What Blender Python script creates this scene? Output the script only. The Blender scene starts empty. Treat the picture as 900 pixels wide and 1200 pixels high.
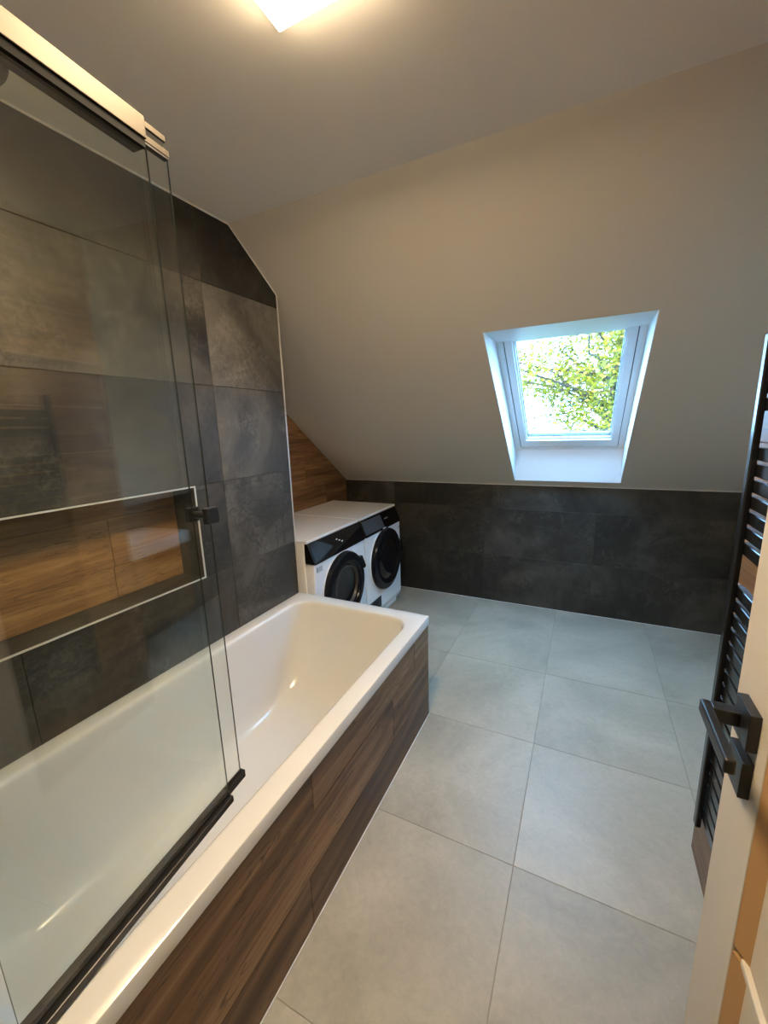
import bpy, bmesh, math, random
from mathutils import Vector, Matrix

random.seed(7)
S = bpy.context.scene
COL = S.collection

# ------------------------------------------------------------------ camera
cam_d = bpy.data.cameras.new('camera')
cam = bpy.data.objects.new('camera', cam_d)
COL.objects.link(cam)
S.camera = cam
RT = Vector((0.89834241, 0.43824536, -0.03036294))
UP = Vector((-0.06231455, 0.19554437, 0.97871308))
FW = Vector((-0.43485377, 0.87732742, -0.20297486))
M4 = Matrix(((RT.x, UP.x, -FW.x, 1.4395), (RT.y, UP.y, -FW.y, -1.7675), (RT.z, UP.z, -FW.z, 1.4695), (0, 0, 0, 1)))
cam.matrix_world = M4
cam_d.sensor_fit = 'HORIZONTAL'
cam_d.sensor_width = 36.0
cam_d.lens = 36.0 * 478.32 / 900.0
cam_d.clip_start = 0.02
cam_d.clip_end = 200

# ------------------------------------------------------------------ sky, sun, exposure
W = bpy.data.worlds.new('sky')
S.world = W
W.use_nodes = True
wn = W.node_tree.nodes
bg = wn['Background']
bg.inputs['Color'].default_value = (0.29, 0.60, 1.0, 1)
bg.inputs['Strength'].default_value = 23.0
sun_d = bpy.data.lights.new('sun', 'SUN')
sun_d.energy = 22.0
sun_d.color = (1.0, 0.90, 0.62)
sun_d.angle = 0.01
sun = bpy.data.objects.new('sun', sun_d)
COL.objects.link(sun)
sun.rotation_euler = Vector((-0.25, -0.85, 0.47)).to_track_quat('Z', 'Y').to_euler()
LAMP_STRENGTH = 118.0
LAMP_COLOR = (1.0, 0.765, 0.485)
S.view_settings.view_transform = 'Standard'
S.view_settings.look = 'None'
S.view_settings.exposure = 0.16
S.view_settings.gamma = 1.0
S.view_settings.use_curve_mapping = False
S.cycles.use_denoising = True
S.cycles.max_bounces = 10
S.cycles.diffuse_bounces = 5
S.cycles.glossy_bounces = 5
S.cycles.transparent_max_bounces = 16
S.cycles.sample_clamp_indirect = 8.0
S.cycles.caustics_reflective = False
S.cycles.caustics_refractive = False

# ------------------------------------------------------------------ constants (metres; x right, y towards the window, z up)
YB, HK = 1.5387, 0.999            # low wall under the slope
YC, HC = -0.2845, 2.3462          # where the slope meets the flat ceiling
XR = 2.45                         # hidden right wall
YE = -1.76                        # entrance wall
XN = -0.5905                      # wood wall of the laundry recess
ZT = 0.5536                       # bath rim
SL = Vector((0, YC - YB, HC - HK)); SLEN = SL.length; ST = SL.normalized()
SN = Vector((0, ST.z, -ST.y))     # outward normal of the slope (up and away from the room)


def slz(y):
    return HC + (HK - HC) * (y - YC) / (YB - YC)


# ------------------------------------------------------------------ helpers
def link(o, parent=None):
    COL.objects.link(o)
    if parent is not None:
        o.parent = parent
    return o


def tag(o, label=None, cat=None, group=None, kind=None):
    if label: o['label'] = label
    if cat: o['category'] = cat
    if group: o['group'] = group
    if kind: o['kind'] = kind
    return o


def empty(name, loc=(0, 0, 0), rz=0.0, parent=None):
    o = bpy.data.objects.new(name, None)
    o.empty_display_size = 0.05
    link(o, parent)
    o.location = loc
    o.rotation_euler = (0, 0, rz)
    return o


def obj(name, bm, mat, parent=None, smooth=None, bevel=0.0, segs=2):
    bmesh.ops.recalc_face_normals(bm, faces=bm.faces[:])
    if bevel > 0:
        es = [e for e in bm.edges if len(e.link_faces) == 2 and e.calc_face_angle(0) > 0.5]
        bmesh.ops.bevel(bm, geom=es, offset=bevel, segments=segs, affect='EDGES', profile=0.5, clamp_overlap=True)
    me = bpy.data.meshes.new(name)
    bm.to_mesh(me)
    bm.free()
    if mat is not None:
        me.materials.append(mat)
    if smooth is not None:
        me.shade_smooth()
        me.set_sharp_from_angle(angle=math.radians(smooth))
    return link(bpy.data.objects.new(name, me), parent)


def box(bm, x0, x1, y0, y1, z0, z1):
    vs = [bm.verts.new((x, y, z)) for x in (x0, x1) for y in (y0, y1) for z in (z0, z1)]
    for f in ((0, 1, 3, 2), (4, 6, 7, 5), (0, 4, 5, 1), (2, 3, 7, 6), (0, 2, 6, 4), (1, 5, 7, 3)):
        bm.faces.new([vs[i] for i in f])
    return vs


def bx(*a):
    bm = bmesh.new()
    box(bm, *a)
    return bm


def prism(bm, poly, a, b, axis='x'):
    """extrude a 2-D polygon along an axis: x -> poly in (y,z); y -> poly in (x,z); z -> poly in (x,y)"""
    def P(p, w):
        return {'x': (w, p[0], p[1]), 'y': (p[0], w, p[1]), 'z': (p[0], p[1], w)}[axis]
    A = [bm.verts.new(P(p, a)) for p in poly]
    B = [bm.verts.new(P(p, b)) for p in poly]
    bm.faces.new(A)
    bm.faces.new(B[::-1])
    n = len(poly)
    for i in range(n):
        bm.faces.new([A[i], B[i], B[(i + 1) % n], A[(i + 1) % n]])


def pr(poly, a, b, axis='x'):
    bm = bmesh.new()
    prism(bm, poly, a, b, axis)
    return bm


def slab(bm, x0, x1, s0, s1, o0, o1):
    """box in slope coordinates: x, s up the slope from the low wall, o outwards"""
    K = Vector((0, YB, HK))
    vs = [bm.verts.new(Vector((x, 0, 0)) + K + ST * s + SN * o) for x in (x0, x1) for s in (s0, s1) for o in (o0, o1)]
    for f in ((0, 1, 3, 2), (4, 6, 7, 5), (0, 4, 5, 1), (2, 3, 7, 6), (0, 2, 6, 4), (1, 5, 7, 3)):
        bm.faces.new([vs[i] for i in f])


def lathe(bm, prof, centre, axis='x', n=48, cap=True):
    """prof: list of (radius, height along axis)"""
    cx, cy, cz = centre
    rings = []
    for r, h in prof:
        ring = []
        for k in range(n):
            a = 2 * math.pi * k / n
            c, s = r * math.cos(a), r * math.sin(a)
            p = {'x': (cx + h, cy + c, cz + s), 'y': (cx + c, cy + h, cz + s), 'z': (cx + c, cy + s, cz + h)}[axis]
            ring.append(bm.verts.new(p))
        rings.append(ring)
    for a, b in zip(rings, rings[1:]):
        for k in range(n):
            bm.faces.new([a[k], a[(k + 1) % n], b[(k + 1) % n], b[k]])
    if cap:
        bm.faces.new(rings[0])
        bm.faces.new(rings[-1][::-1])


def tube(bm, pts, r, n=12):
    pts = [Vector(p) for p in pts]
    rings = []
    for i, p in enumerate(pts):
        d = (pts[min(i + 1, len(pts) - 1)] - pts[max(i - 1, 0)]).normalized()
        ref = Vector((0, 0, 1)) if abs(d.z) < 0.9 else Vector((1, 0, 0))
        u = d.cross(ref).normalized()
        v = d.cross(u)
        rr = r[i] if isinstance(r, (list, tuple)) else r
        rings.append([bm.verts.new(p + (u * math.cos(2 * math.pi * k / n) + v * math.sin(2 * math.pi * k / n)) * rr) for k in range(n)])
    for a, b in zip(rings, rings[1:]):
        for k in range(n):
            bm.faces.new([a[k], a[(k + 1) % n], b[(k + 1) % n], b[k]])
    bm.faces.new(rings[0])
    bm.faces.new(rings[-1][::-1])


def clip(poly, a, b, c):
    out = []
    n = len(poly)
    for i in range(n):
        p, q = poly[i], poly[(i + 1) % n]
        dp, dq = a * p[0] + b * p[1] - c, a * q[0] + b * q[1] - c
        if dp <= 0: out.append(p)
        if (dp < 0 < dq) or (dq < 0 < dp):
            t = dp / (dp - dq)
            out.append((p[0] + t * (q[0] - p[0]), p[1] + t * (q[1] - p[1])))
    return out


def area(poly):
    return 0.5 * sum(poly[i][0] * poly[(i + 1) % len(poly)][1] - poly[(i + 1) % len(poly)][0] * poly[i][1] for i in range(len(poly)))


def inset(poly, d):
    n = len(poly)
    out = []
    for i in range(n):
        p0, p, p1 = Vector(poly[i - 1]), Vector(poly[i]), Vector(poly[(i + 1) % n])
        e0 = (p - p0).normalized(); e1 = (p1 - p).normalized()
        n0 = Vector((-e0.y, e0.x)); n1 = Vector((-e1.y, e1.x))
        b = n0 + n1
        b = b / max(b.dot(n0), 0.2)
        out.append((p.x + b.x * d, p.y + b.y * d))
    return out


def tile(name, parent, poly, frame, mat, h=0.003, ch=0.0012, tone=1.0):
    o, u, v, w = frame
    poly = [p for i, p in enumerate(poly) if (Vector(p) - Vector(poly[i - 1])).length > 1e-4]
    if len(poly) < 3 or area(poly) < 2e-4:
        return None
    bm = bmesh.new()
    P = lambda p, k: bm.verts.new(o + u * p[0] + v * p[1] + w * k)
    r0 = [P(p, -0.002) for p in poly]
    r1 = [P(p, h - ch) for p in poly]
    r2 = [P(p, h) for p in inset(poly, ch)]
    n = len(poly)
    for a, b in ((r0, r1), (r1, r2)):
        for i in range(n):
            bm.faces.new([a[i], a[(i + 1) % n], b[(i + 1) % n], b[i]])
    bm.faces.new(r2)
    bm.faces.new(r0[::-1])
    ob = obj(name, bm, mat, parent)
    ob.color = (tone, tone, tone * 0.99, 1)
    return ob


def tiles(name, parent, us, vs, frame, mat, gap=0.002, clips=(), skip=None, h=0.003, stagger=None, tones=None):
    for j in range(len(vs) - 1):
        cols = us if stagger is None else stagger[j % len(stagger)]
        for i in range(len(cols) - 1):
            u0, u1, v0, v1 = cols[i], cols[i + 1], vs[j], vs[j + 1]
            if skip and skip(u0, u1, v0, v1):
                continue
            g = gap / 2
            poly = [(u0 + g, v0 + g), (u1 - g, v0 + g), (u1 - g, v1 - g), (u0 + g, v1 - g)]
            for c in clips:
                poly = clip(poly, *c)
                if len(poly) < 3: break
            if len(poly) >= 3:
                tile(name, parent, poly, frame, mat, h=h, tone=random.uniform(*tones) if tones else 1.0)


X, Y, Z = Vector((1, 0, 0)), Vector((0, 1, 0)), Vector((0, 0, 1))


# ------------------------------------------------------------------ materials
def mat(name, col=(0.8, 0.8, 0.8), rough=0.5, metal=0.0, spec=0.5, coat=0.0):
    m = bpy.data.materials.new(name)
    m.use_nodes = True
    b = m.node_tree.nodes['Principled BSDF']
    b.inputs['Base Color'].default_value = (*col, 1)
    b.inputs['Roughness'].default_value = rough
    b.inputs['Metallic'].default_value = metal
    b.inputs['Specular IOR Level'].default_value = spec
    b.inputs['Coat Weight'].default_value = coat
    b.inputs['Coat Roughness'].default_value = 0.05
    return m


class NT:
    def __init__(s, m):
        s.t = m.node_tree; s.n = s.t.nodes; s.b = s.n.get('Principled BSDF')

    def node(s, typ, **kw):
        x = s.n.new(typ)
        for k, v in kw.items(): setattr(x, k, v)
        return x

    def link(s, a, b): s.t.links.new(a, b)

    def coords(s, scale=(1, 1, 1), rnd=37.0):
        tc = s.node('ShaderNodeTexCoord'); oi = s.node('ShaderNodeObjectInfo')
        mu = s.node('ShaderNodeMath', operation='MULTIPLY'); mu.inputs[1].default_value = rnd
        s.link(oi.outputs['Random'], mu.inputs[0])
        ad = s.node('ShaderNodeVectorMath', operation='ADD')
        s.link(tc.outputs['Object'], ad.inputs[0]); s.link(mu.outputs[0], ad.inputs[1])
        ml = s.node('ShaderNodeVectorMath', operation='MULTIPLY'); ml.inputs[1].default_value = scale
        s.link(ad.outputs[0], ml.inputs[0])
        return ml.outputs[0], oi.outputs['Random']

    def noise(s, vec, scale, detail=4, rough=0.55, dist=0.0):
        x = s.node('ShaderNodeTexNoise')
        x.inputs['Scale'].default_value = scale; x.inputs['Detail'].default_value = detail
        x.inputs['Roughness'].default_value = rough; x.inputs['Distortion'].default_value = dist
        s.link(vec, x.inputs['Vector'])
        return x.outputs['Fac']

    def ramp(s, fac, stops):
        x = s.node('ShaderNodeValToRGB')
        e = x.color_ramp.elements
        while len(e) < len(stops): e.new(0.5)
        for k, (p, c) in enumerate(stops):
            e[k].position = p; e[k].color = (*c, 1) if len(c) == 3 else c
        s.link(fac, x.inputs['Fac'])
        return x.outputs['Color']

    def mix(s, fac, a, b, mode='MIX'):
        x = s.node('ShaderNodeMix', data_type='RGBA', blend_type=mode)
        for sock, v in ((x.inputs[0], fac), (x.inputs[6], a), (x.inputs[7], b)):
            if hasattr(v, 'is_linked') or hasattr(v, 'links'): s.link(v, sock)
            elif isinstance(v, (int, float)): sock.default_value = v
            else: sock.default_value = (*v, 1)
        return x.outputs[2]

    def bump(s, h, strength, dist=0.002):
        x = s.node('ShaderNodeBump'); x.inputs['Strength'].default_value = strength; x.inputs['Distance'].default_value = dist
        s.link(h, x.inputs['Height']); s.link(x.outputs['Normal'], s.b.inputs['Normal'])


def m_dark_tile():
    m = mat('dark_concrete_tile', rough=0.5, spec=0.4)
    t = NT(m)
    v, rnd = t.coords()
    big = t.noise(v, 2.1, 6, 0.62, 0.9)
    base = t.ramp(big, [(0.30, (0.020, 0.019, 0.0175)), (0.48, (0.040, 0.0375, 0.033)), (0.66, (0.092, 0.086, 0.075))])
    fine = t.noise(v, 34, 6, 0.75, 1.0)
    patch = t.ramp(t.noise(v, 3.1, 6, 0.62, 1.2), [(0.46, (0, 0, 0)), (0.70, (0.85, 0.85, 0.85))])
    spk = t.ramp(fine, [(0.44, (0, 0, 0)), (0.70, (1, 1, 1))])
    sp2 = t.mix(1.0, patch, spk, 'MULTIPLY')
    c = t.mix(sp2, base, (0.165, 0.155, 0.135))
    vein = t.ramp(t.noise(v, 2.2, 8, 0.62, 2.2), [(0.485, (0, 0, 0)), (0.5, (1, 1, 1)), (0.515, (0, 0, 0))])
    vm = t.mix(1.0, vein, t.ramp(t.noise(v, 1.3, 2), [(0.5, (0, 0, 0)), (0.65, (0.7, 0.7, 0.7))]), 'MULTIPLY')
    c = t.mix(vm, c, (0.014, 0.013, 0.012))
    oi = t.node('ShaderNodeObjectInfo')      # each tile has its own tone
    c = t.mix(1.0, c, oi.outputs['Color'], 'MULTIPLY')
    t.link(c, t.b.inputs['Base Color'])
    r = t.ramp(big, [(0.3, (0.42,) * 3), (0.7, (0.58,) * 3)])
    t.link(r, t.b.inputs['Roughness'])
    t.bump(fine, 0.25, 0.001)
    return m


def m_floor_tile():
    m = mat('grey_stone_floor_tile', rough=0.38, spec=0.45)
    t = NT(m)
    v, rnd = t.coords()
    big = t.noise(v, 1.5, 5, 0.6, 0.8)
    c = t.ramp(big, [(0.30, (0.335, 0.303, 0.237)), (0.5, (0.43, 0.390, 0.308)), (0.70, (0.525, 0.476, 0.378))])
    fine = t.noise(v, 42, 7, 0.72, 0.6)
    c = t.mix(0.4, c, t.ramp(fine, [(0.3, (0.72, 0.72, 0.71)), (0.62, (1.06, 1.06, 1.05))]), 'MULTIPLY')
    pit = t.ramp(t.noise(v, 5.5, 7, 0.75, 2.4), [(0.60, (0, 0, 0)), (0.72, (0.5, 0.5, 0.5))])
    c = t.mix(pit, c, (0.30, 0.28, 0.235))
    t.link(c, t.b.inputs['Base Color'])
    t.link(t.ramp(fine, [(0.3, (0.34,) * 3), (0.7, (0.50,) * 3)]), t.b.inputs['Roughness'])
    t.bump(t.noise(v, 7, 8, 0.7, 1.0), 0.35, 0.0025)
    return m


def m_wood(name, dark, mid, light, rough=0.45):
    m = mat(name, rough=rough, spec=0.4)
    t = NT(m)
    v, rnd = t.coords(scale=(9, 0.75, 9))
    g = t.noise(v, 1.3, 6, 0.6, 0.9)
    c = t.ramp(g, [(0.30, dark), (0.5, mid), (0.70, light)])
    v2, _ = t.coords(scale=(60, 2.2, 60))
    c = t.mix(0.5, c, t.ramp(t.noise(v2, 1.6, 5, 0.65, 0.4), [(0.3, (0.62, 0.6, 0.58)), (0.65, (1.1, 1.1, 1.1))]), 'MULTIPLY')
    v3, _ = t.coords(scale=(14, 1.0, 14))
    cr = t.ramp(t.noise(v3, 0.9, 4, 0.6, 2.6), [(0.485, (0, 0, 0)), (0.5, (0.75, 0.75, 0.75)), (0.51, (0, 0, 0))])
    c = t.mix(cr, c, tuple(k * 0.45 for k in dark))
    br = t.ramp(rnd, [(0, (0.74, 0.72, 0.70)), (1, (1.25, 1.22, 1.2))])
    c = t.mix(1.0, c, br, 'MULTIPLY')
    t.link(c, t.b.inputs['Base Color'])
    t.bump(g, 0.2, 0.001)
    return m


def m_plaster(name, col):
    m = mat(name, col, 0.85, spec=0.2)
    t = NT(m)
    v, _ = t.coords()
    t.bump(t.noise(v, 160, 3, 0.6), 0.12, 0.001)
    return m


def m_glass(name, tint, refl=1.0):
    m = bpy.data.materials.new(name)
    m.use_nodes = True
    t = NT(m)
    t.n.remove(t.b)
    out = t.n['Material Output']
    tr = t.node('ShaderNodeBsdfTransparent'); tr.inputs['Color'].default_value = (*tint, 1)
    gl = t.node('ShaderNodeBsdfGlossy'); gl.inputs['Roughness'].default_value = 0.0
    gl.inputs['Color'].default_value = (refl, refl, refl, 1)
    ge = t.node('ShaderNodeNewGeometry')
    mr = t.node('ShaderNodeMapRange')
    mr.inputs['To Min'].default_value = 1.52; mr.inputs['To Max'].default_value = 1 / 1.52
    t.link(ge.outputs['Backfacing'], mr.inputs['Value'])
    fr = t.node('ShaderNodeFresnel')
    t.link(mr.outputs[0], fr.inputs['IOR'])
    mx = t.node('ShaderNodeMixShader')
    t.link(fr.outputs[0], mx.inputs[0]); t.link(tr.outputs[0], mx.inputs[1]); t.link(gl.outputs[0], mx.inputs[2])
    t.link(mx.outputs[0], out.inputs['Surface'])
    return m


def m_emit(name, col, strength):
    m = mat(name, (0.9, 0.9, 0.9))
    b = m.node_tree.nodes['Principled BSDF']
    b.inputs['Emission Color'].default_value = (*col, 1)
    b.inputs['Emission Strength'].default_value = strength
    return m


DT = m_dark_tile()
FT = m_floor_tile()
WP = m_wood('walnut_plank_tile', (0.072, 0.034, 0.014), (0.225, 0.120, 0.056), (0.42, 0.255, 0.135))
WO = m_wood('oak_plank_tile', (0.14, 0.072, 0.028), (0.27, 0.15, 0.062), (0.40, 0.24, 0.105))
GROUT_D = mat('dark_grout', (0.045, 0.043, 0.040), 0.9)
GROUT_L = mat('light_grout', (0.29, 0.262, 0.213), 0.9)
GROUT_W = mat('brown_grout', (0.05, 0.035, 0.025), 0.9)
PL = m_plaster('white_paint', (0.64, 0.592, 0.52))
PLC = m_plaster('white_paint_lit', (0.83, 0.785, 0.715))  # same white paint, lightened in place of light missing on the ceiling
CAULK = mat('white_caulk', (0.75, 0.74, 0.71), 0.6)
ACR = mat('white_acrylic', (0.76, 0.752, 0.73), 0.16, spec=0.5, coat=0.4)
PVC = mat('white_pvc', (0.82, 0.83, 0.84), 0.3)
LIN = mat('white_lining', (0.80, 0.81, 0.82), 0.45)
GASK = mat('grey_gasket', (0.10, 0.11, 0.11), 0.6)
BLK = mat('matt_black_metal', (0.010, 0.010, 0.011), 0.36, spec=0.5)
BLKR = mat('black_radiator_paint', (0.011, 0.012, 0.015), 0.25, spec=0.6)
CHR = mat('satin_trim_metal', (0.88, 0.87, 0.84), 0.32, metal=0.45)
RAILM = mat('brushed_rail_metal', (0.045, 0.039, 0.031), 0.5, metal=1.0)
RUB = mat('black_rubber', (0.005, 0.005, 0.005), 0.85, spec=0.1)
WHT = mat('white_enamel', (0.88, 0.88, 0.88), 0.25, coat=0.2)
BGL = mat('black_gloss', (0.005, 0.005, 0.007), 0.05, spec=0.5)
DGL = mat('dark_door_plastic', (0.007, 0.008, 0.011), 0.22, spec=0.22)
GRYP = mat('dark_grey_plastic', (0.06, 0.065, 0.075), 0.35)
GLS = m_glass('clear_glass', (0.955, 0.972, 0.955))
GEDGE = mat('glass_edge', (0.04, 0.055, 0.048), 0.25)
WGL = m_glass('window_glass', (0.97, 0.985, 0.975))
DOORP = mat('cream_door_paint', (0.62, 0.57, 0.49), 0.45)
BEADW = mat('oak_bead', (0.50, 0.30, 0.13), 0.45)
LABELM = mat('grey_print', (0.30, 0.31, 0.33), 0.6)

# ------------------------------------------------------------------ the setting
# floor
fl = obj('floor', bx(-0.75, XR + 0.1, YE - 1.4, YB + 0.1, -0.12, -0.0015), GROUT_L)
tag(fl, 'light grey stone tile floor of the attic bathroom', kind='structure')
fus = [1.306 + 0.6 * k for k in range(-4, 3)]
fvs = [0.605 + 0.6 * k for k in range(-7, 1)] + [YB + 0.02]
tiles('tile', fl, fus, fvs, (Vector((0, 0, -0.003)), X, Y, Z), FT, gap=0.0017,
      clips=[(1, 0, XR), (-1, 0, -XN), (0, 1, YB - 0.004)],
      skip=lambda u0, u1, v0, v1: u1 < 0.80 and v1 < 0.02)

# left wall: thick tiled partition with a recess
NY0, NY1, NZ0, NZ1, ND = -1.66, -0.617, 0.863, 1.2505, -0.132
bm = bmesh.new()
xb, xf_ = -0.5, -0.003
prism(bm, [(YE - 0.1, -0.1), (0, -0.1), (0, NZ0), (YE - 0.1, NZ0)], xb, xf_)
prism(bm, [(NY1, NZ0), (0, NZ0), (0, NZ1), (NY1, NZ1)], xb, xf_)
prism(bm, [(YE - 0.1, NZ0), (NY0, NZ0), (NY0, NZ1), (YE - 0.1, NZ1)], xb, xf_)
prism(bm, [(NY0, NZ0), (NY1, NZ0), (NY1, NZ1), (NY0, NZ1)], xb, ND - 0.003)
prism(bm, [(YE - 0.1, NZ1), (0, NZ1), (0, slz(0)), (YC, HC), (YE - 0.1, HC)], xb, xf_)
wl = obj('wall_left', bm, GROUT_D)
tag(wl, 'dark concrete-look tiled wall above the bath', kind='structure')
zrow = [0.04, 0.448, 0.857, 1.2565, 1.664, 2.07, 2.48]
ycol = [-2.08, -1.27, -0.46, 0.0]
FR_L = (Vector((-0.003, 0, 0)), Y, Z, X)
slope_clip = (HC - HK, YB - YC, (HC - HK) * 0 + (YB - YC) * (slz(0) - 0.004))
for j in range(len(zrow) - 1):
    if zrow[j + 1] < 0.5:
        continue
    cols = ycol if j != 2 else [-2.08, NY0 - 0.004, NY1 + 0.004, -0.46, 0.0]
    for i in range(len(cols) - 1):
        if j == 2 and i == 1:
            continue
        g = 0.001
        poly = [(cols[i] + g, zrow[j] + g), (cols[i + 1] - (g if cols[i + 1] < -0.01 else 0.004), zrow[j] + g),
                (cols[i + 1] - (g if cols[i + 1] < -0.01 else 0.004), zrow[j + 1] - g), (cols[i] + g, zrow[j + 1] - g)]
        for c in ((0, 1, HC - 0.003), slope_clip, (-1, 0, -YE)):
            poly = clip(poly, *c)
        if len(poly) >= 3:
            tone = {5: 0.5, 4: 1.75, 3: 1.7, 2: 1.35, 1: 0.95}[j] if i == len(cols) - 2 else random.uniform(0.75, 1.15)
            tile('tile', wl, poly, FR_L, DT, tone=tone)
# recess lining
FR_NB = (Vector((ND - 0.003, 0, 0)), Y, Z, X)
tiles('plank', wl, None, [NZ0, 0.985, 1.17, NZ1], FR_NB, WO, gap=0.0016,
      stagger=[[NY0, -0.905, NY1], [NY0, -0.90, NY1], [NY0, -1.35, NY1]])
tile('tile', wl, [(ND, NY0), (-0.002, NY0), (-0.002, NY1), (ND, NY1)], (Vector((0, 0, NZ0 - 0.0025)), X, Y, Z), DT)
tile('tile', wl, [(-NY1, ND), (-NY0, ND), (-NY0, -0.002), (-NY1, -0.002)], (Vector((0, 0, NZ1 + 0.0025)), -Y, X, -Z), DT)
tile('tile', wl, [(ND, NZ0), (-0.002, NZ0), (-0.002, NZ1), (ND, NZ1)], (Vector((0, NY1 + 0.0025, 0)), X, Z, -Y), DT)
tile('tile', wl, [(0.002, NZ0), (-ND, NZ0), (-ND, NZ1), (0.002, NZ1)], (Vector((0, NY0 - 0.0025, 0)), -X, Z, Y), DT)
# bright metal edging of the recess, tile edges and the ceiling joint
bm = bmesh.new()
w_ = 0.0055
for a in ((NY0 - w_, NY1 + w_, NZ0 - w_, NZ0), (NY0 - w_, NY1 + w_, NZ1, NZ1 + w_), (NY0 - w_, NY0, NZ0, NZ1), (NY1, NY1 + w_, NZ0, NZ1)):
    box(bm, -0.006, 0.0022, *a)
tag(obj('trim_1', bm, CHR), 'bright metal edging around the wood-lined wall recess', kind='structure')
bm = bmesh.new()
box(bm, -0.006, 0.0018, -0.0035, 0.0035, 0.0, slz(0) - 0.003)
tag(obj('trim_2', bm, CHR), 'bright metal edging on the end of the dark tiled wall', kind='structure')
bm = bmesh.new()
prism(bm, [(YE, HC - 0.007), (YC, HC - 0.007), (0.0, slz(0) - 0.009), (0.0, slz(0)), (YC, HC), (YE, HC)], -0.004, 0.0012)
tag(obj('trim_3', bm, CAULK), 'white joint line between dark tiles and ceiling', kind='structure')

# wood wall of the recess behind the machines
ww = obj('wall_recess', pr([(-0.05, -0.1), (YB + 0.02, -0.1), (YB + 0.02, slz(YB + 0.02)), (-0.05, slz(-0.05))], XN - 0.12, XN - 0.003), GROUT_W)
tag(ww, 'wood plank tiled side wall of the laundry recess', kind='structure')
tiles('plank', ww, None, [0, 0.2, 0.4, 0.6, 0.8, 1.0, 1.2, 1.4, 1.6, 1.8, 2.0], (Vector((XN - 0.003, 0, 0)), Y, Z, X), WP, gap=0.0016,
      clips=[slope_clip, (-1, 0, 0), (1, 0, YB - 0.003)],
      stagger=[[-0.5, 0.7, 1.9], [-0.1, 1.1, 2.3], [-0.9, 0.3, 1.5, 2.7], [-0.3, 0.9, 2.1], [0.0, 1.2, 2.4], [-0.3, 0.92, 2.1]])
# side of the partition facing the machines
tag(obj('wall_partition', bx(XN - 0.12, -0.004, -0.06, -0.001, -0.1, slz(0) - 0.001), PL), 'hidden end of the tiled partition beside the machines', kind='structure')

# low back wall
wb = obj('wall_back', bx(XN - 0.12, XR + 0.1, YB + 0.003, YB + 0.16, -0.1, HK), GROUT_D)
tag(wb, 'low dark tiled wall under the sloping ceiling', kind='structure')
tiles('tile', wb, [-0.90, -0.09, 0.725, 1.538, 2.351, 3.16], [0, 0.405, 0.802, 1.2], (Vector((0, YB + 0.003, 0)), X, Z, -Y), DT,
      clips=[(0, 1, HK - 0.004), (-1, 0, -XN), (1, 0, XR), (0, -1, -0.003)], gap=0.002, tones=(0.62, 0.95))
tag(obj('trim_4', bx(XN, XR, YB - 0.004, YB + 0.003, HK - 0.005, HK + 0.001), CAULK), 'white joint line between low dark wall and sloping ceiling', kind='structure')
tag(obj('trim_5', bx(XN, XR, YB - 0.005, YB + 0.003, -0.001, 0.003), CAULK), 'pale grout line at the foot of the low dark wall', kind='structure')

# sloping ceiling with the opening of the roof window
WX0, WX1 = 0.959, 1.673
sA = ((0.3207 - YB) * ST.y + (slz(0.3207) - HK) * ST.z)     # top edge of opening
sB = ((1.4823 - YB) * ST.y + (slz(1.4823) - HK) * ST.z)     # bottom edge
bm = bmesh.new()
T_ = 0.3
slab(bm, XN - 0.12, WX0, -0.12, SLEN + 0.15, 0, T_)
slab(bm, WX1, XR + 0.1, -0.12, SLEN + 0.15, 0, T_)
slab(bm, WX0, WX1, -0.12, sB, 0, 0.185)
slab(bm, WX0, WX1, sA, SLEN + 0.15, 0, 0.12)
slab(bm, WX0, WX1, sA + 0.25, SLEN + 0.15, 0.12, T_)
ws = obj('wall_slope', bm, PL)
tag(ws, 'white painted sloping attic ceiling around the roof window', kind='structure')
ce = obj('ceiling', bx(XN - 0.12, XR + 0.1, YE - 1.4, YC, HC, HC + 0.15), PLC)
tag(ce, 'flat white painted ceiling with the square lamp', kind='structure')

# hidden right wall, wood wall behind the radiator
XP, YP = 1.857, -0.27
tag(obj('wall_right', pr([(YP - 0.05, -0.1), (YB + 0.1, -0.1), (YB + 0.1, slz(YB + 0.1)), (YC, HC), (YP - 0.05, HC)], XR, XR + 0.12), PL),
    'wall hidden behind the radiator, dark tiles below white paint', kind='structure')
tiles('tile', bpy.data.objects['wall_right'], [-1.6, -0.79, 0.02, 0.83, 1.64], [0, 0.405, 0.802, 1.2], (Vector((XR, 0, 0)), -Y, Z, -X), DT, clips=[(0, 1, HK - 0.004), (1, 0, -YP), (-1, 0, YB)])
wr = obj('wall_radiator', bx(XP + 0.003, XR + 0.12, YE - 0.1, YP, -0.1, HC), PL)
tag(wr, 'wood plank tiled wall behind the towel radiator', kind='structure')
tiles('plank', wr, None, [0.2 * k for k in range(13)], (Vector((XP + 0.003, 0, 0)), -Y, Z, -X), WO, gap=0.0016,
      clips=[(1, 0, 1.755), (-1, 0, YP), (0, 1, HC - 0.003)],
      stagger=[[0.0, 0.9, 2.1], [-0.3, 0.6, 1.8], [0.1, 1.2, 2.1]])

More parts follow.
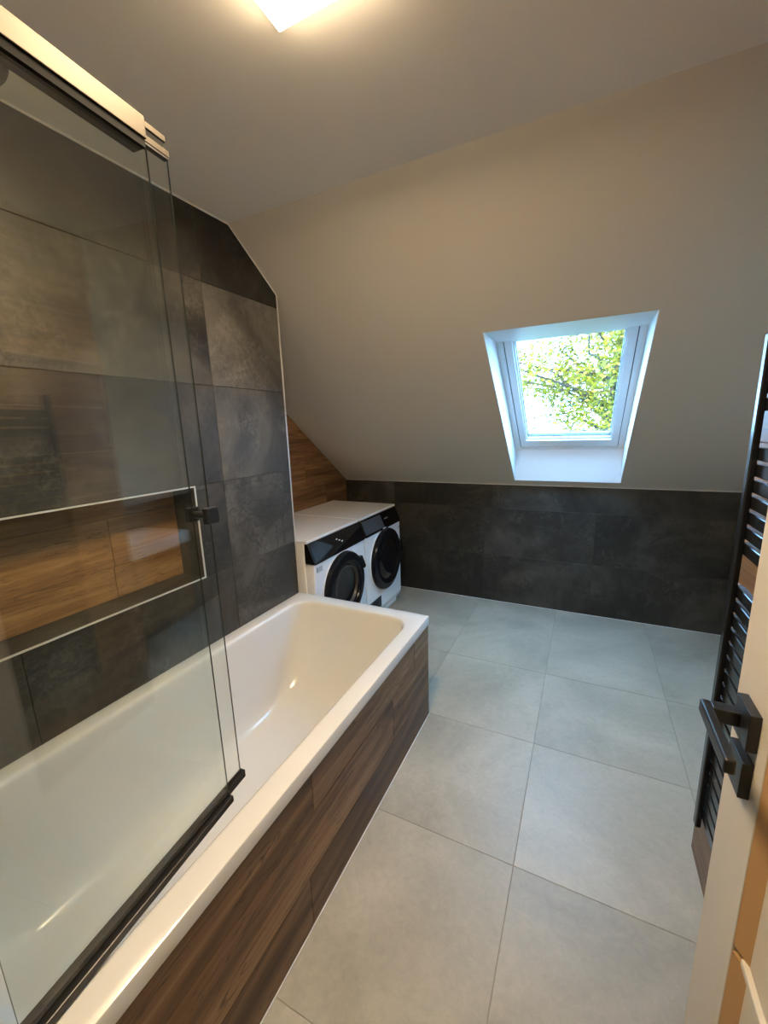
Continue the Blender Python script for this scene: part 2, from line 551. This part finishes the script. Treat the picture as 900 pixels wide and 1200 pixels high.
# entrance wall with doorway, hall behind
OX0, OX1, OZ = 0.90, 1.742, 2.03
bm = bmesh.new()
box(bm, -0.5, OX0, YE - 0.1, YE, -0.1, HC)
box(bm, OX1, XR + 0.12, YE - 0.1, YE, -0.1, HC)
box(bm, OX0, OX1, YE - 0.1, YE, OZ, HC)
tag(obj('wall_front', bm, PL), 'white entrance wall with the doorway the view is taken from', kind='structure')
bm = bmesh.new()
box(bm, 0.2, 0.3, YE - 1.4, YE - 0.1, -0.1, HC)
box(bm, XR, XR + 0.1, YE - 1.4, YE - 0.1, -0.1, HC)
box(bm, 0.2, XR + 0.1, YE - 1.5, YE - 1.4, -0.1, HC + 0.15)
tag(obj('wall_hall', bm, PL), 'white walls of the hallway behind the view', kind='structure')

# ------------------------------------------------------------------ roof window
win = empty('window_1', (0.5 * (WX0 + WX1), 1.0, 1.4))
tag(win, 'white framed roof window in the sloping ceiling', kind='structure')


def wpart(name, bm, m, parent=None, **k):
    o = obj(name, bm, m, parent or win, **k)
    p = parent or win
    base = win.location if p is win else Vector((0, 0, 0))
    if p is win:
        o.data.transform(Matrix.Translation(-win.location))
    else:
        o.data.transform(Matrix.Translation(-win.location))
    return o


ZL = 1.906      # horizontal upper lining
yT, yBm = 0.3207, 1.4823
fo = 0.187      # frame plane
K0 = Vector((0, YB, HK))
pB = (yBm, 1.278)
wpart('lining', pr([(yT, slz(yT)), (0.70, ZL), (0.70, ZL + 0.02), (yT + 0.02, slz(yT) + 0.03)], WX0 - 0.01, WX1 + 0.01), LIN)
wpart('lining', bx(WX0 - 0.01, WX1 + 0.01, yBm, yBm + 0.02, slz(yBm), pB[1] + 0.02), LIN)
side = [(yT, slz(yT)), (0.66, ZL + 0.01), (0.66, 1.98), (yBm + 0.04, 1.33), (yBm, pB[1]), (yBm, slz(yBm))]
for xa, xbb in ((WX0, WX0 + 0.004), (WX1 - 0.004, WX1)):
    wpart('lining', pr(side, xa, xbb), LIN)


def ring(x0, x1, s0, s1, o0, o1, w, wt=None, wb_=None):
    bm = bmesh.new()
    wt = w if wt is None else wt
    wb_ = w if wb_ is None else wb_
    slab(bm, x0, x0 + w, s0, s1, o0, o1)
    slab(bm, x1 - w, x1, s0, s1, o0, o1)
    slab(bm, x0 + w, x1 - w, s0, s0 + wb_, o0, o1)
    slab(bm, x0 + w, x1 - w, s1 - wt, s1, o0, o1)
    return bm


wpart('frame', ring(0.952, 1.681, 0.195, 1.40, fo, fo + 0.08, 0.046, wb_=0.040), PVC)
wpart('frame_gap', ring(0.997, 1.637, 0.233, 1.39, fo + 0.012, fo + 0.07, 0.008), GASK)
sash = wpart('sash', ring(1.0035, 1.6305, 0.242, 1.385, fo + 0.004, fo + 0.075, 0.040, wt=0.09, wb_=0.075), PVC)
wpart('bead', ring(1.0435, 1.5905, 0.317, 1.295, fo + 0.022, fo + 0.06, 0.010), PVC)
wpart('gasket', ring(1.053, 1.581, 0.327, 1.285, fo + 0.036, fo + 0.06, 0.004), GASK)
bm = bmesh.new()
slab(bm, 1.055, 1.579, 0.329, 1.283, fo + 0.044, fo + 0.050)
wpart('pane', bm, WGL)

# ------------------------------------------------------------------ door (opened inwards, edge on at the right)
XD = 1.690
door = empty('door_1', (XD + 0.02, YE + 0.01, 0))
tag(door, 'open cream panelled door with black lever handle at the right edge', kind='structure')
DY0, DY1 = YE + 0.012, -0.975


def dpart(name, bm, m, parent=None, **k):
    o = obj(name, bm, m, parent or door, **k)
    o.data.transform(Matrix.Translation(-door.location))
    return o


dpart('stile', bx(XD, XD + 0.04, -1.110, DY1, 0.008, 2.0), DOORP, bevel=0.002)
dpart('stile', bx(XD, XD + 0.04, DY0, DY0 + 0.12, 0.008, 2.0), DOORP, bevel=0.002)
ya, yb_ = DY0 + 0.12, -1.110
dpart('rail', bx(XD, XD + 0.04, ya, yb_, 0.008, 0.14), DOORP)
dpart('rail', bx(XD, XD + 0.04, ya, yb_, 1.87, 2.0), DOORP)
for z0, z1 in ((0.14, 0.662), (0.674, 1.87)):
    dpart('panel', bx(XD + 0.014, XD + 0.03, ya, yb_, z0, z1), DOORP)
    dpart('bead', pr([(yb_, XD), (yb_ - 0.022, XD + 0.014), (yb_, XD + 0.014)], z0, z1, 'z') if False else
          pr([(XD + 0.001, yb_), (XD + 0.0142, yb_ - 0.026), (XD + 0.0142, yb_)], z0, z1, 'z'), BEADW)
    dpart('bead', pr([(XD + 0.001, ya), (XD + 0.0142, ya + 0.026), (XD + 0.0142, ya)], z0, z1, 'z'), BEADW)
dpart('glazing_bar', bx(XD + 0.006, XD + 0.03, ya, yb_ - 0.016, 0.662, 0.674), DOORP, bevel=0.002)
hd = empty('handle', (0, 0, 0), parent=door)
hd['label'] = 'black square lever handle with two square roses'


def hpart(name, bm, **k):
    return dpart(name, bm, BLK, hd, **k)


hpart('rose', bx(XD - 0.014, XD, -1.080, -1.020, 0.988, 1.048), bevel=0.0012)
hpart('rose', bx(XD - 0.014, XD, -1.080, -1.020, 0.908, 0.968), bevel=0.0012)
hpart('neck', bx(XD - 0.048, XD - 0.012, -1.048, -1.026, 1.004, 1.028), bevel=0.002)
hpart('lever', bx(XD - 0.060, XD - 0.046, -1.160, -1.022, 1.004, 1.026), bevel=0.003)

# ------------------------------------------------------------------ bath panel and bath
BW, BL = 0.786, -1.752
def rrect(x0, x1, y0, y1, r, z, n=10):
    pts = []
    for cx, cy, a0 in ((x1 - r, y1 - r, 0), (x0 + r, y1 - r, 90), (x0 + r, y0 + r, 180), (x1 - r, y0 + r, 270)):
        for k in range(n + 1):
            a = math.radians(a0 + 90 * k / n)
            pts.append((cx + r * math.cos(a), cy + r * math.sin(a), z))
    return pts


bm = bmesh.new()
x0, x1, y0, y1 = 0.001, 0.795, BL - 0.005, 0.001
seq = [rrect(x0, x1, y0, y1, 0.006, ZT - 0.043), rrect(x0, x1, y0, y1, 0.006, ZT - 0.006), rrect(x0 + 0.002, x1 - 0.002, y0 + 0.002, y1 - 0.002, 0.006, ZT - 0.0018),
       rrect(x0 + 0.006, x1 - 0.006, y0 + 0.006, y1 - 0.006, 0.006, ZT)]
ix0, ix1, iy0, iy1 = 0.070, 0.722, -1.672, -0.085
for d, dz in ((-0.014, 0.0), (-0.006, -0.0015), (0.0, -0.007), (0.003, -0.016)):
    seq.append(rrect(ix0 + d, ix1 - d, iy0 + d, iy1 - d, 0.095 - d, ZT + dz))
N = 18
for k in range(1, N + 1):
    t = k / N
    f = 0.50 * t + 0.16 * t ** 3 + 0.34 * t ** 10      # how far the sides have come in
    z = ZT - 0.016 - 0.415 * (1 - (1 - t) ** 1.45)
    seq.append(rrect(ix0 + 0.003 + 0.115 * f, ix1 - 0.003 - 0.115 * f, iy0 + 0.003 + 0.20 * f, iy1 - 0.003 - 0.43 * f, 0.092 + 0.03 * f, z))
rings = [[bm.verts.new(p) for p in r] for r in seq]
for a, b in zip(rings, rings[1:]):
    n = len(a)
    for k in range(n):
        bm.faces.new([a[k], a[(k + 1) % n], b[(k + 1) % n], b[k]])
bm.faces.new(rings[-1])
tub = empty('bathtub', (0.4, -0.87, 0))
tag(tub, 'white built-in acrylic bathtub along the dark tiled wall', 'bathtub')
shell = obj('shell', bm, ACR, tub, smooth=40)
shell.data.transform(Matrix.Translation(-tub.location))
bp = obj('side_panel', pr([(BW - 0.09, BL), (BW, BL), (BW, -0.006), (0.003, -0.006), (0.003, -0.09), (BW - 0.09, -0.09)], 0.0, ZT - 0.045, 'z'), GROUT_W)
bp['label'] = 'brown wood plank cladding on the side of the bath'
tiles('plank', bp, None, [0.004, 0.180, 0.372, ZT - 0.044], (Vector((BW, 0, 0)), Y, Z, X), WP, gap=0.0016,
      clips=[(-1, 0, -BL), (1, 0, -0.003)],
      stagger=[[-2.0, -1.02, 0.2], [-2.3, -1.46, -0.43, 0.3], [-2.0, -0.98, -0.19, 0.3]], h=0.004)
tiles('plank', bp, [-BW, 0.0], [0.004, 0.180, 0.372, ZT - 0.044], (Vector((0, -0.006, 0)), -X, Z, Y), WP, gap=0.0016, h=0.004)
tag(obj('trim_6', bx(BW + 0.0035, BW + 0.0065, BL, 0.0, -0.001, 0.003), CAULK), 'pale grout line at the foot of the bath panel', kind='structure')

for c in [bp]:
    c.parent = tub
    c.matrix_parent_inverse = Matrix.Translation(-tub.location)

# ------------------------------------------------------------------ glass bath screen on the rim (turned slightly inwards)
ANG = math.radians(5.8)
scr = empty('bath_screen', (0.754, YE + 0.002, ZT + 0.002), ANG)
tag(scr, 'sliding clear glass bath screen with metal top rail and black bottom rail', 'bath screen')
obj('top_rail', bx(-0.012, 0.0, 0.0, 0.582, 1.434, 1.470), RAILM, scr, bevel=0.0015)
obj('channel', bx(-0.034, -0.003, 0.002, 0.580, 1.420, 1.4335), RUB, scr)
obj('slide_rail', bx(-0.030, -0.015, 0.03, 0.641, 1.464, 1.475), RAILM, scr, bevel=0.001)
obj('slide_channel', bx(-0.032, -0.017, 0.03, 0.637, 1.4515, 1.464), RUB, scr)
obj('pane_clamp', bx(-0.028, -0.0145, 0.14, 0.646, 1.440, 1.4515), RAILM, scr, bevel=0.001)
obj('pane_clamp_seal', bx(-0.027, -0.0155, 0.14, 0.644, 1.436, 1.440), BLK, scr)
bt = obj('bottom_rail', bx(-0.030, 0.002, 0.0, 0.590, 0.001, 0.018), BLK, scr, bevel=0.002)
obj('rail_lip', bx(-0.030, -0.013, 0.0, 0.588, 0.018, 0.030), BLK, bt, bevel=0.0015)
obj('sliding_foot', bx(-0.029, -0.013, 0.588, 0.655, 0.010, 0.031), BLK, scr, bevel=0.0015)


def pane(name, x0, x1, y0, y1, z0, z1):
    bm = bx(x0, x1, y0, y1, z0, z1)
    o = obj(name, bm, GLS, scr)
    o.data.materials.append(GEDGE)
    for p in o.data.polygons:
        if abs(p.normal.x) < 0.5: p.material_index = 1
    return o


pane('fixed_pane', -0.011, -0.007, 0.012, 0.585, 0.012, 1.421)
pane('sliding_pane', -0.023, -0.019, 0.1415, 0.645, 0.024, 1.437)
obj('wall_profile', bx(-0.030, 0.0, 0.0, 0.022, 0.02, 1.43), BLK, scr, bevel=0.002)
kn = empty('knob', (-0.021, 0.614, 0.735), parent=scr)
obj('knob_cap', bx(0.026, 0.042, -0.017, 0.017, -0.018, 0.018), BLK, kn, bevel=0.002)
bm = bmesh.new(); lathe(bm, [(0.008, -0.020), (0.008, 0.028)], (0, 0, 0), 'x', 20)
obj('knob_stem', bm, BLK, kn, smooth=40)
obj('knob_back', bx(-0.026, -0.012, -0.015, 0.015, -0.016, 0.016), BLK, kn, bevel=0.002)

# shower head over the bath
sh = empty('shower_head', (0.44, -1.372, 2.10))
tag(sh, 'round black overhead shower head at the upper left behind glass', 'shower head')
bm = bmesh.new()
lathe(bm, [(0.0, 0.0), (0.098, 0.0), (0.106, 0.003), (0.108, 0.007), (0.102, 0.012), (0.03, 0.018), (0.018, 0.032), (0.0, 0.032)], (0, 0, 0), 'z', 56, cap=False)
obj('spray_plate', bm, BLK, sh, smooth=35)
bm = bmesh.new()
tube(bm, [(0, 0, 0.03), (0, 0, 0.075), (0, -0.012, 0.095), (0, -0.035, 0.105), (0, YE + 1.372, 0.105)], 0.011, 14)
obj('arm', bm, BLK, sh, smooth=40)
bm = bmesh.new(); lathe(bm, [(0.03, 0.0), (0.03, 0.012)], (0, YE + 1.372, 0.105), 'y', 28)
obj('wall_flange', bm, BLK, sh, smooth=40)

# ------------------------------------------------------------------ laundry machines
MW, MD0, MF = 0.596, -0.547, 0.092


def machine(name, label, y0, dryer):
    t = empty(name, (0, y0, 0))
    tag(t, label, 'tumble dryer' if dryer else 'washing machine')
    obj('cabinet', bx(MD0, 0.030, 0.0, MW, 0.012, 0.832), WHT, t, bevel=0.006)
    obj('front_panel', pr([(0.0305, 0.055), (0.060, 0.055), (0.080, 0.075), (MF, 0.11), (MF, 0.712), (0.0305, 0.712)], 0.002, MW - 0.002, 'y'), WHT, t, bevel=0.006)
    obj('plinth', bx(0.0, 0.055, 0.02, MW - 0.02, 0.012, 0.055), WHT, t, bevel=0.004)
    obj('top_panel', bx(MD0 - 0.004, 0.052, -0.001, MW + 0.001, 0.832, 0.850), WHT, t, bevel=0.005)
    sl_ = [(0.0305, 0.7125), (MF + 0.010, 0.7125), (0.053, 0.8315), (0.0305, 0.8315)]
    cp = obj('control_panel', pr(sl_, 0.002, MW - 0.002, 'y'), BGL, t, bevel=0.003)
    d = Vector((MF + 0.010 - 0.053, 0, 0.7125 - 0.8315)).normalized()
    nrm = Vector((-d.z, 0, d.x))
    o = Vector((0.053, 0, 0.8315))
    def onp(nm, ya_, yb2, a, b, m, h=0.0015):
        bm = bmesh.new()
        vs = [bm.verts.new(o + d * q + Vector((0, yy, 0)) + nrm * w) for yy in (ya_, yb2) for q in (a, b) for w in (0.0002, h)]
        for f in ((0, 1, 3, 2), (4, 6, 7, 5), (0, 4, 5, 1), (2, 3, 7, 6), (0, 2, 6, 4), (1, 5, 7, 3)):
            bm.faces.new([vs[i] for i in f])
        return obj(nm, bm, m, cp)
    if dryer:
        onp('drawer_front', 0.012, 0.30, 0.012, 0.112, GRYP, 0.004)
        onp('display', 0.34, 0.56, 0.03, 0.09, BGL)
        onp('lettering', 0.345, 0.40, 0.052, 0.060, LABELM, 0.002)
    else:
        onp('drawer_front', 0.012, 0.20, 0.012, 0.112, BGL, 0.003)
        onp('display', 0.36, 0.57, 0.03, 0.09, BGL)
        for k in range(3):
            onp('lettering', 0.275 + 0.024 * k, 0.290 + 0.024 * k, 0.040 + 0.012 * k, 0.046 + 0.012 * k, WHT, 0.002)
        bm = bmesh.new(); cc = o + d * 0.062 + nrm * 0.0
        obj('selector_mark', bx(MF - 0.001, MF + 0.0008, 0.25, 0.275, 0.688, 0.700), WHT, t)
    yc, zc, R_ = MW / 2, 0.480, (0.238 if dryer else 0.228)
    dr = empty('porthole_door', (MF, yc, zc), parent=t)
    bm = bmesh.new()
    lathe(bm, [(R_ + 0.006, 0.0005), (R_ + 0.006, 0.006), (R_ + 0.001, 0.008)], (0, 0, 0), 'x', 64, cap=False)
    obj('door_collar', bm, WHT, dr, smooth=40)
    bm = bmesh.new()
    lathe(bm, [(R_, 0.0), (R_, 0.020), (R_ - 0.006, 0.034), (R_ - 0.022, 0.042), (0.168, 0.044), (0.160, 0.040), (0.156, 0.030)], (0, 0, 0), 'x', 64, cap=False)
    obj('door_ring', bm, DGL, dr, smooth=35)
    bm = bmesh.new()
    if dryer:
        prof = [(0.157, 0.031), (0.150, 0.038), (0.10, 0.046), (0.04, 0.049), (0.0, 0.0495)]
    else:
        prof = [(0.157, 0.031), (0.146, 0.026), (0.125, 0.012), (0.10, 0.006), (0.05, 0.003), (0.0, 0.0025)]
    lathe(bm, prof, (0, 0, 0), 'x', 64, cap=False)
    obj('door_glass', bm, BGL, dr, smooth=60)
    if not dryer:
        bm = bmesh.new()
        lathe(bm, [(0.135, 0.020), (0.138, 0.031), (0.130, 0.034), (0.123, 0.018)], (0, 0, 0), 'x', 64, cap=False)
        obj('door_rim', bm, mat('brown_grey_rubber', (0.06, 0.055, 0.047), 0.4), dr, smooth=60)
    ang = math.radians(28 if not dryer else 12)
    bm = bx(0.022, 0.046, -0.012, 0.012, -0.05, 0.05)
    hnd = obj('door_handle', bm, BGL, dr, bevel=0.003)
    hnd.location = (0, (R_ - 0.004) * math.cos(ang), (R_ - 0.004) * math.sin(ang)); hnd.rotation_euler = (ang, 0, 0)
    if dryer:
        gr = obj('vent_grille', bx(MF - 0.0005, MF + 0.003, 0.03, 0.215, 0.118, 0.205), GRYP, t)
        for k in range(7):
            obj('vent_slat', bx(MF + 0.003, MF + 0.006, 0.036, 0.209, 0.124 + 0.0115 * k, 0.130 + 0.0115 * k), BLK, gr)
        obj('badge', bx(MF - 0.0005, MF + 0.001, MW - 0.03, MW - 0.018, 0.655, 0.675), GRYP, t)
    else:
        st = obj('rating_sticker', bx(MF - 0.0005, MF + 0.0006, 0.020, 0.085, 0.655, 0.692), mat('pale_sticker', (0.62, 0.63, 0.65), 0.5), t)
        for k in range(3):
            obj('sticker_print', bx(MF + 0.0004, MF + 0.0010, 0.046, 0.080, 0.661 + 0.010 * k, 0.667 + 0.010 * k), LABELM, st)
        obj('sticker_print', bx(MF + 0.0004, MF + 0.0010, 0.023, 0.042, 0.660, 0.688), LABELM, st)
    for sy in (0.05, MW - 0.05):
        for sx in (MD0 + 0.06, -0.01):
            bm = bmesh.new(); lathe(bm, [(0.02, 0.0), (0.02, 0.013)], (sx, sy, 0), 'z', 16)
            obj('foot', bm, BLK, t)
    return t


machine('washing_machine', 'white washing machine with grey-rimmed porthole, the one nearer the bathtub', 0.032, False)
machine('tumble_dryer', 'white tumble dryer with vent grille, the one next to the low dark wall', 0.640, True)

# ------------------------------------------------------------------ towel radiator
RX = 1.772
rad = empty('towel_radiator', (RX, -0.87, 0.40))
tag(rad, 'tall black towel radiator with flat bars at the right edge', 'radiator')


def rpart(name, bm, **k):
    o = obj(name, bm, BLKR, rad, **k)
    o.data.transform(Matrix.Translation(-rad.location))
    return o


RY1, RY0 = -0.612, -1.13
rpart('upright', bx(RX - 0.015, RX - 0.002, RY1 - 0.022, RY1, 0.42, 1.635), bevel=0.003)
rpart('upright', bx(RX - 0.015, RX - 0.002, RY0, RY0 + 0.022, 0.42, 1.635), bevel=0.003)
zs = [1.506 + 0.0352 * k for k in range(3)] + [1.403 - 0.0352 * k for k in range(7)] + [1.089 - 0.0362 * k for k in range(18)]
bar0 = None
for z in zs:
    if bar0 is None:
        bar0 = rpart('bar', bx(RX - 0.0015, RX + 0.013, RY0 + 0.002, RY1 - 0.002, zs[0] - 0.027, zs[0]), bevel=0.0015, segs=1)
    else:
        c = bar0.copy(); COL.objects.link(c); c.parent = rad
        c.location = (0, 0, z - zs[0])
for yy in (RY1 - 0.03, RY0 + 0.03):
    for z in (0.62, 1.555):
        rpart('bracket', bx(RX + 0.0132, XP - 0.001, yy - 0.010, yy + 0.010, z - 0.012, z + 0.012))

# washbasin cabinet in the corner behind the radiator (seen mirrored in the glass)
van = empty('vanity_unit', (2.05, 0.14, 0))
tag(van, 'wood washbasin cabinet with thick white top, mirrored in the glass screen', 'vanity unit')
obj('cabinet', bx(0.015, XR - 2.055, -0.22, 0.22, 0.28, 0.752), WO, van, bevel=0.002)
for z0, z1 in ((0.285, 0.512), (0.518, 0.748)):
    d_ = obj('drawer', bx(0.0, 0.0145, -0.218, 0.218, z0, z1), WO, van, bevel=0.001)
    obj('handle', bx(-0.018, -0.0005, -0.08, 0.08, z1 - 0.025, z1 - 0.015), BLK, d_)
bm = bmesh.new()
seq = [rrect(-0.005, XR - 2.055, -0.24, 0.24, 0.008, 0.753), rrect(-0.005, XR - 2.055, -0.24, 0.24, 0.008, 0.825), rrect(-0.001, XR - 2.059, -0.236, 0.236, 0.008, 0.829),
       rrect(0.04, 0.30, -0.18, 0.18, 0.05, 0.829), rrect(0.045, 0.295, -0.175, 0.175, 0.05, 0.82), rrect(0.08, 0.26, -0.13, 0.13, 0.06, 0.77)]
rings = [[bm.verts.new(p) for p in r] for r in seq]
for a, b in zip(rings, rings[1:]):
    n = len(a)
    for k in range(n):
        bm.faces.new([a[k], a[(k + 1) % n], b[(k + 1) % n], b[k]])
bm.faces.new(rings[-1]); bm.faces.new(rings[0][::-1])
obj('washbasin', bm, ACR, van, smooth=40)

# ------------------------------------------------------------------ ceiling light
lamp = empty('ceiling_light', (0.928, -1.028, HC))
tag(lamp, 'glowing square ceiling light at the top edge', 'ceiling light')
obj('housing', bx(-0.145, 0.145, -0.145, 0.145, -0.026, -0.001), PVC, lamp, bevel=0.002)
obj('diffuser', bx(-0.142, 0.142, -0.142, 0.142, -0.031, -0.0265), m_emit('lamp_glow', LAMP_COLOR, LAMP_STRENGTH), lamp, bevel=0.002)

# ------------------------------------------------------------------ outside: lawn and tree
GRASS = mat('grass', (0.09, 0.14, 0.03), 0.9)
tag(obj('lawn', bx(-25, 25, 2.2, 45, -3.3, -3.0), GRASS), 'green lawn outside far below the roof window', kind='structure')
BARK = mat('bark', (0.035, 0.028, 0.02), 0.9)
LEAF = mat('leaf', (0.22, 0.30, 0.035), 0.5)
nt = NT(LEAF)
oi = nt.node('ShaderNodeNewGeometry')
colr = nt.ramp(oi.outputs['Random Per Island'], [(0, (0.050, 0.048, 0.001)), (0.5, (0.135, 0.125, 0.003)), (1, (0.27, 0.225, 0.006))])
nt.link(colr, nt.b.inputs['Base Color'])
tl = nt.node('ShaderNodeBsdfTranslucent'); nt.link(colr, tl.inputs['Color'])
mx = nt.node('ShaderNodeMixShader'); mx.inputs[0].default_value = 0.45
nt.link(nt.b.outputs[0], mx.inputs[1]); nt.link(tl.outputs[0], mx.inputs[2])
nt.link(mx.outputs[0], nt.n['Material Output'].inputs['Surface'])
tree = empty('garden_tree', (1.85, 6.8, -3.0))
tag(tree, 'sunlit leafy green tree seen through the roof window', 'tree')
rnd = random.Random(11)
bm = bmesh.new()
tube(bm, [(0, 0, 0), (0.05, 0.05, 2.0), (-0.05, 0.0, 4.0), (0.05, -0.05, 6.0), (0.0, 0.0, 8.2)], [0.2, 0.17, 0.13, 0.08, 0.02], 10)
obj('trunk', bm, BARK, tree, smooth=60)
tips = []
for k in range(52):
    h = 2.4 + 5.0 * rnd.random()
    a = rnd.uniform(0, 2 * math.pi)
    L = rnd.uniform(0.9, 2.9) * (1.0 - 0.25 * abs(h - 5) / 3)
    p0 = Vector((0, 0, h))
    d = Vector((math.cos(a), math.sin(a), rnd.uniform(0.1, 0.7))).normalized()
    pts = [p0]
    for q in range(1, 6):
        pts.append(p0 + d * L * q / 5 + Vector((rnd.uniform(-.08, .08), rnd.uniform(-.08, .08), rnd.uniform(-.05, .05))))
    bm = bmesh.new()
    tube(bm, pts, [0.035 - 0.0055 * q for q in range(6)], 6)
    obj('branch', bm, BARK, tree)
    for q in range(2, 6):
        tips.append(pts[q])
verts, faces = [], []
for p in tips:
    for c in range(5):
        cc = p + Vector((rnd.gauss(0, .22), rnd.gauss(0, .22), rnd.gauss(0, .18)))
        for l in range(rnd.randint(16, 26)):
            q = cc + Vector((rnd.gauss(0, .12), rnd.gauss(0, .12), rnd.gauss(0, .10)))
            u = Vector((rnd.gauss(0, 1), rnd.gauss(0, 1), rnd.gauss(0, .6))).normalized()
            w = u.cross(Vector((rnd.gauss(0, 1), rnd.gauss(0, 1), rnd.gauss(0, 1)))).normalized()
            n_ = u.cross(w)
            s = rnd.uniform(0.030, 0.058)
            i = len(verts)
            verts += [q - u * s, q + w * s * .45 + n_ * s * .12, q + u * s, q - w * s * .45 + n_ * s * .12]
            faces += [(i, i + 1, i + 2), (i, i + 2, i + 3)]
me = bpy.data.meshes.new('foliage')
me.from_pydata([tuple(v) for v in verts], [], faces)
me.materials.append(LEAF)
tag(link(bpy.data.objects.new('foliage', me), tree), kind='stuff')
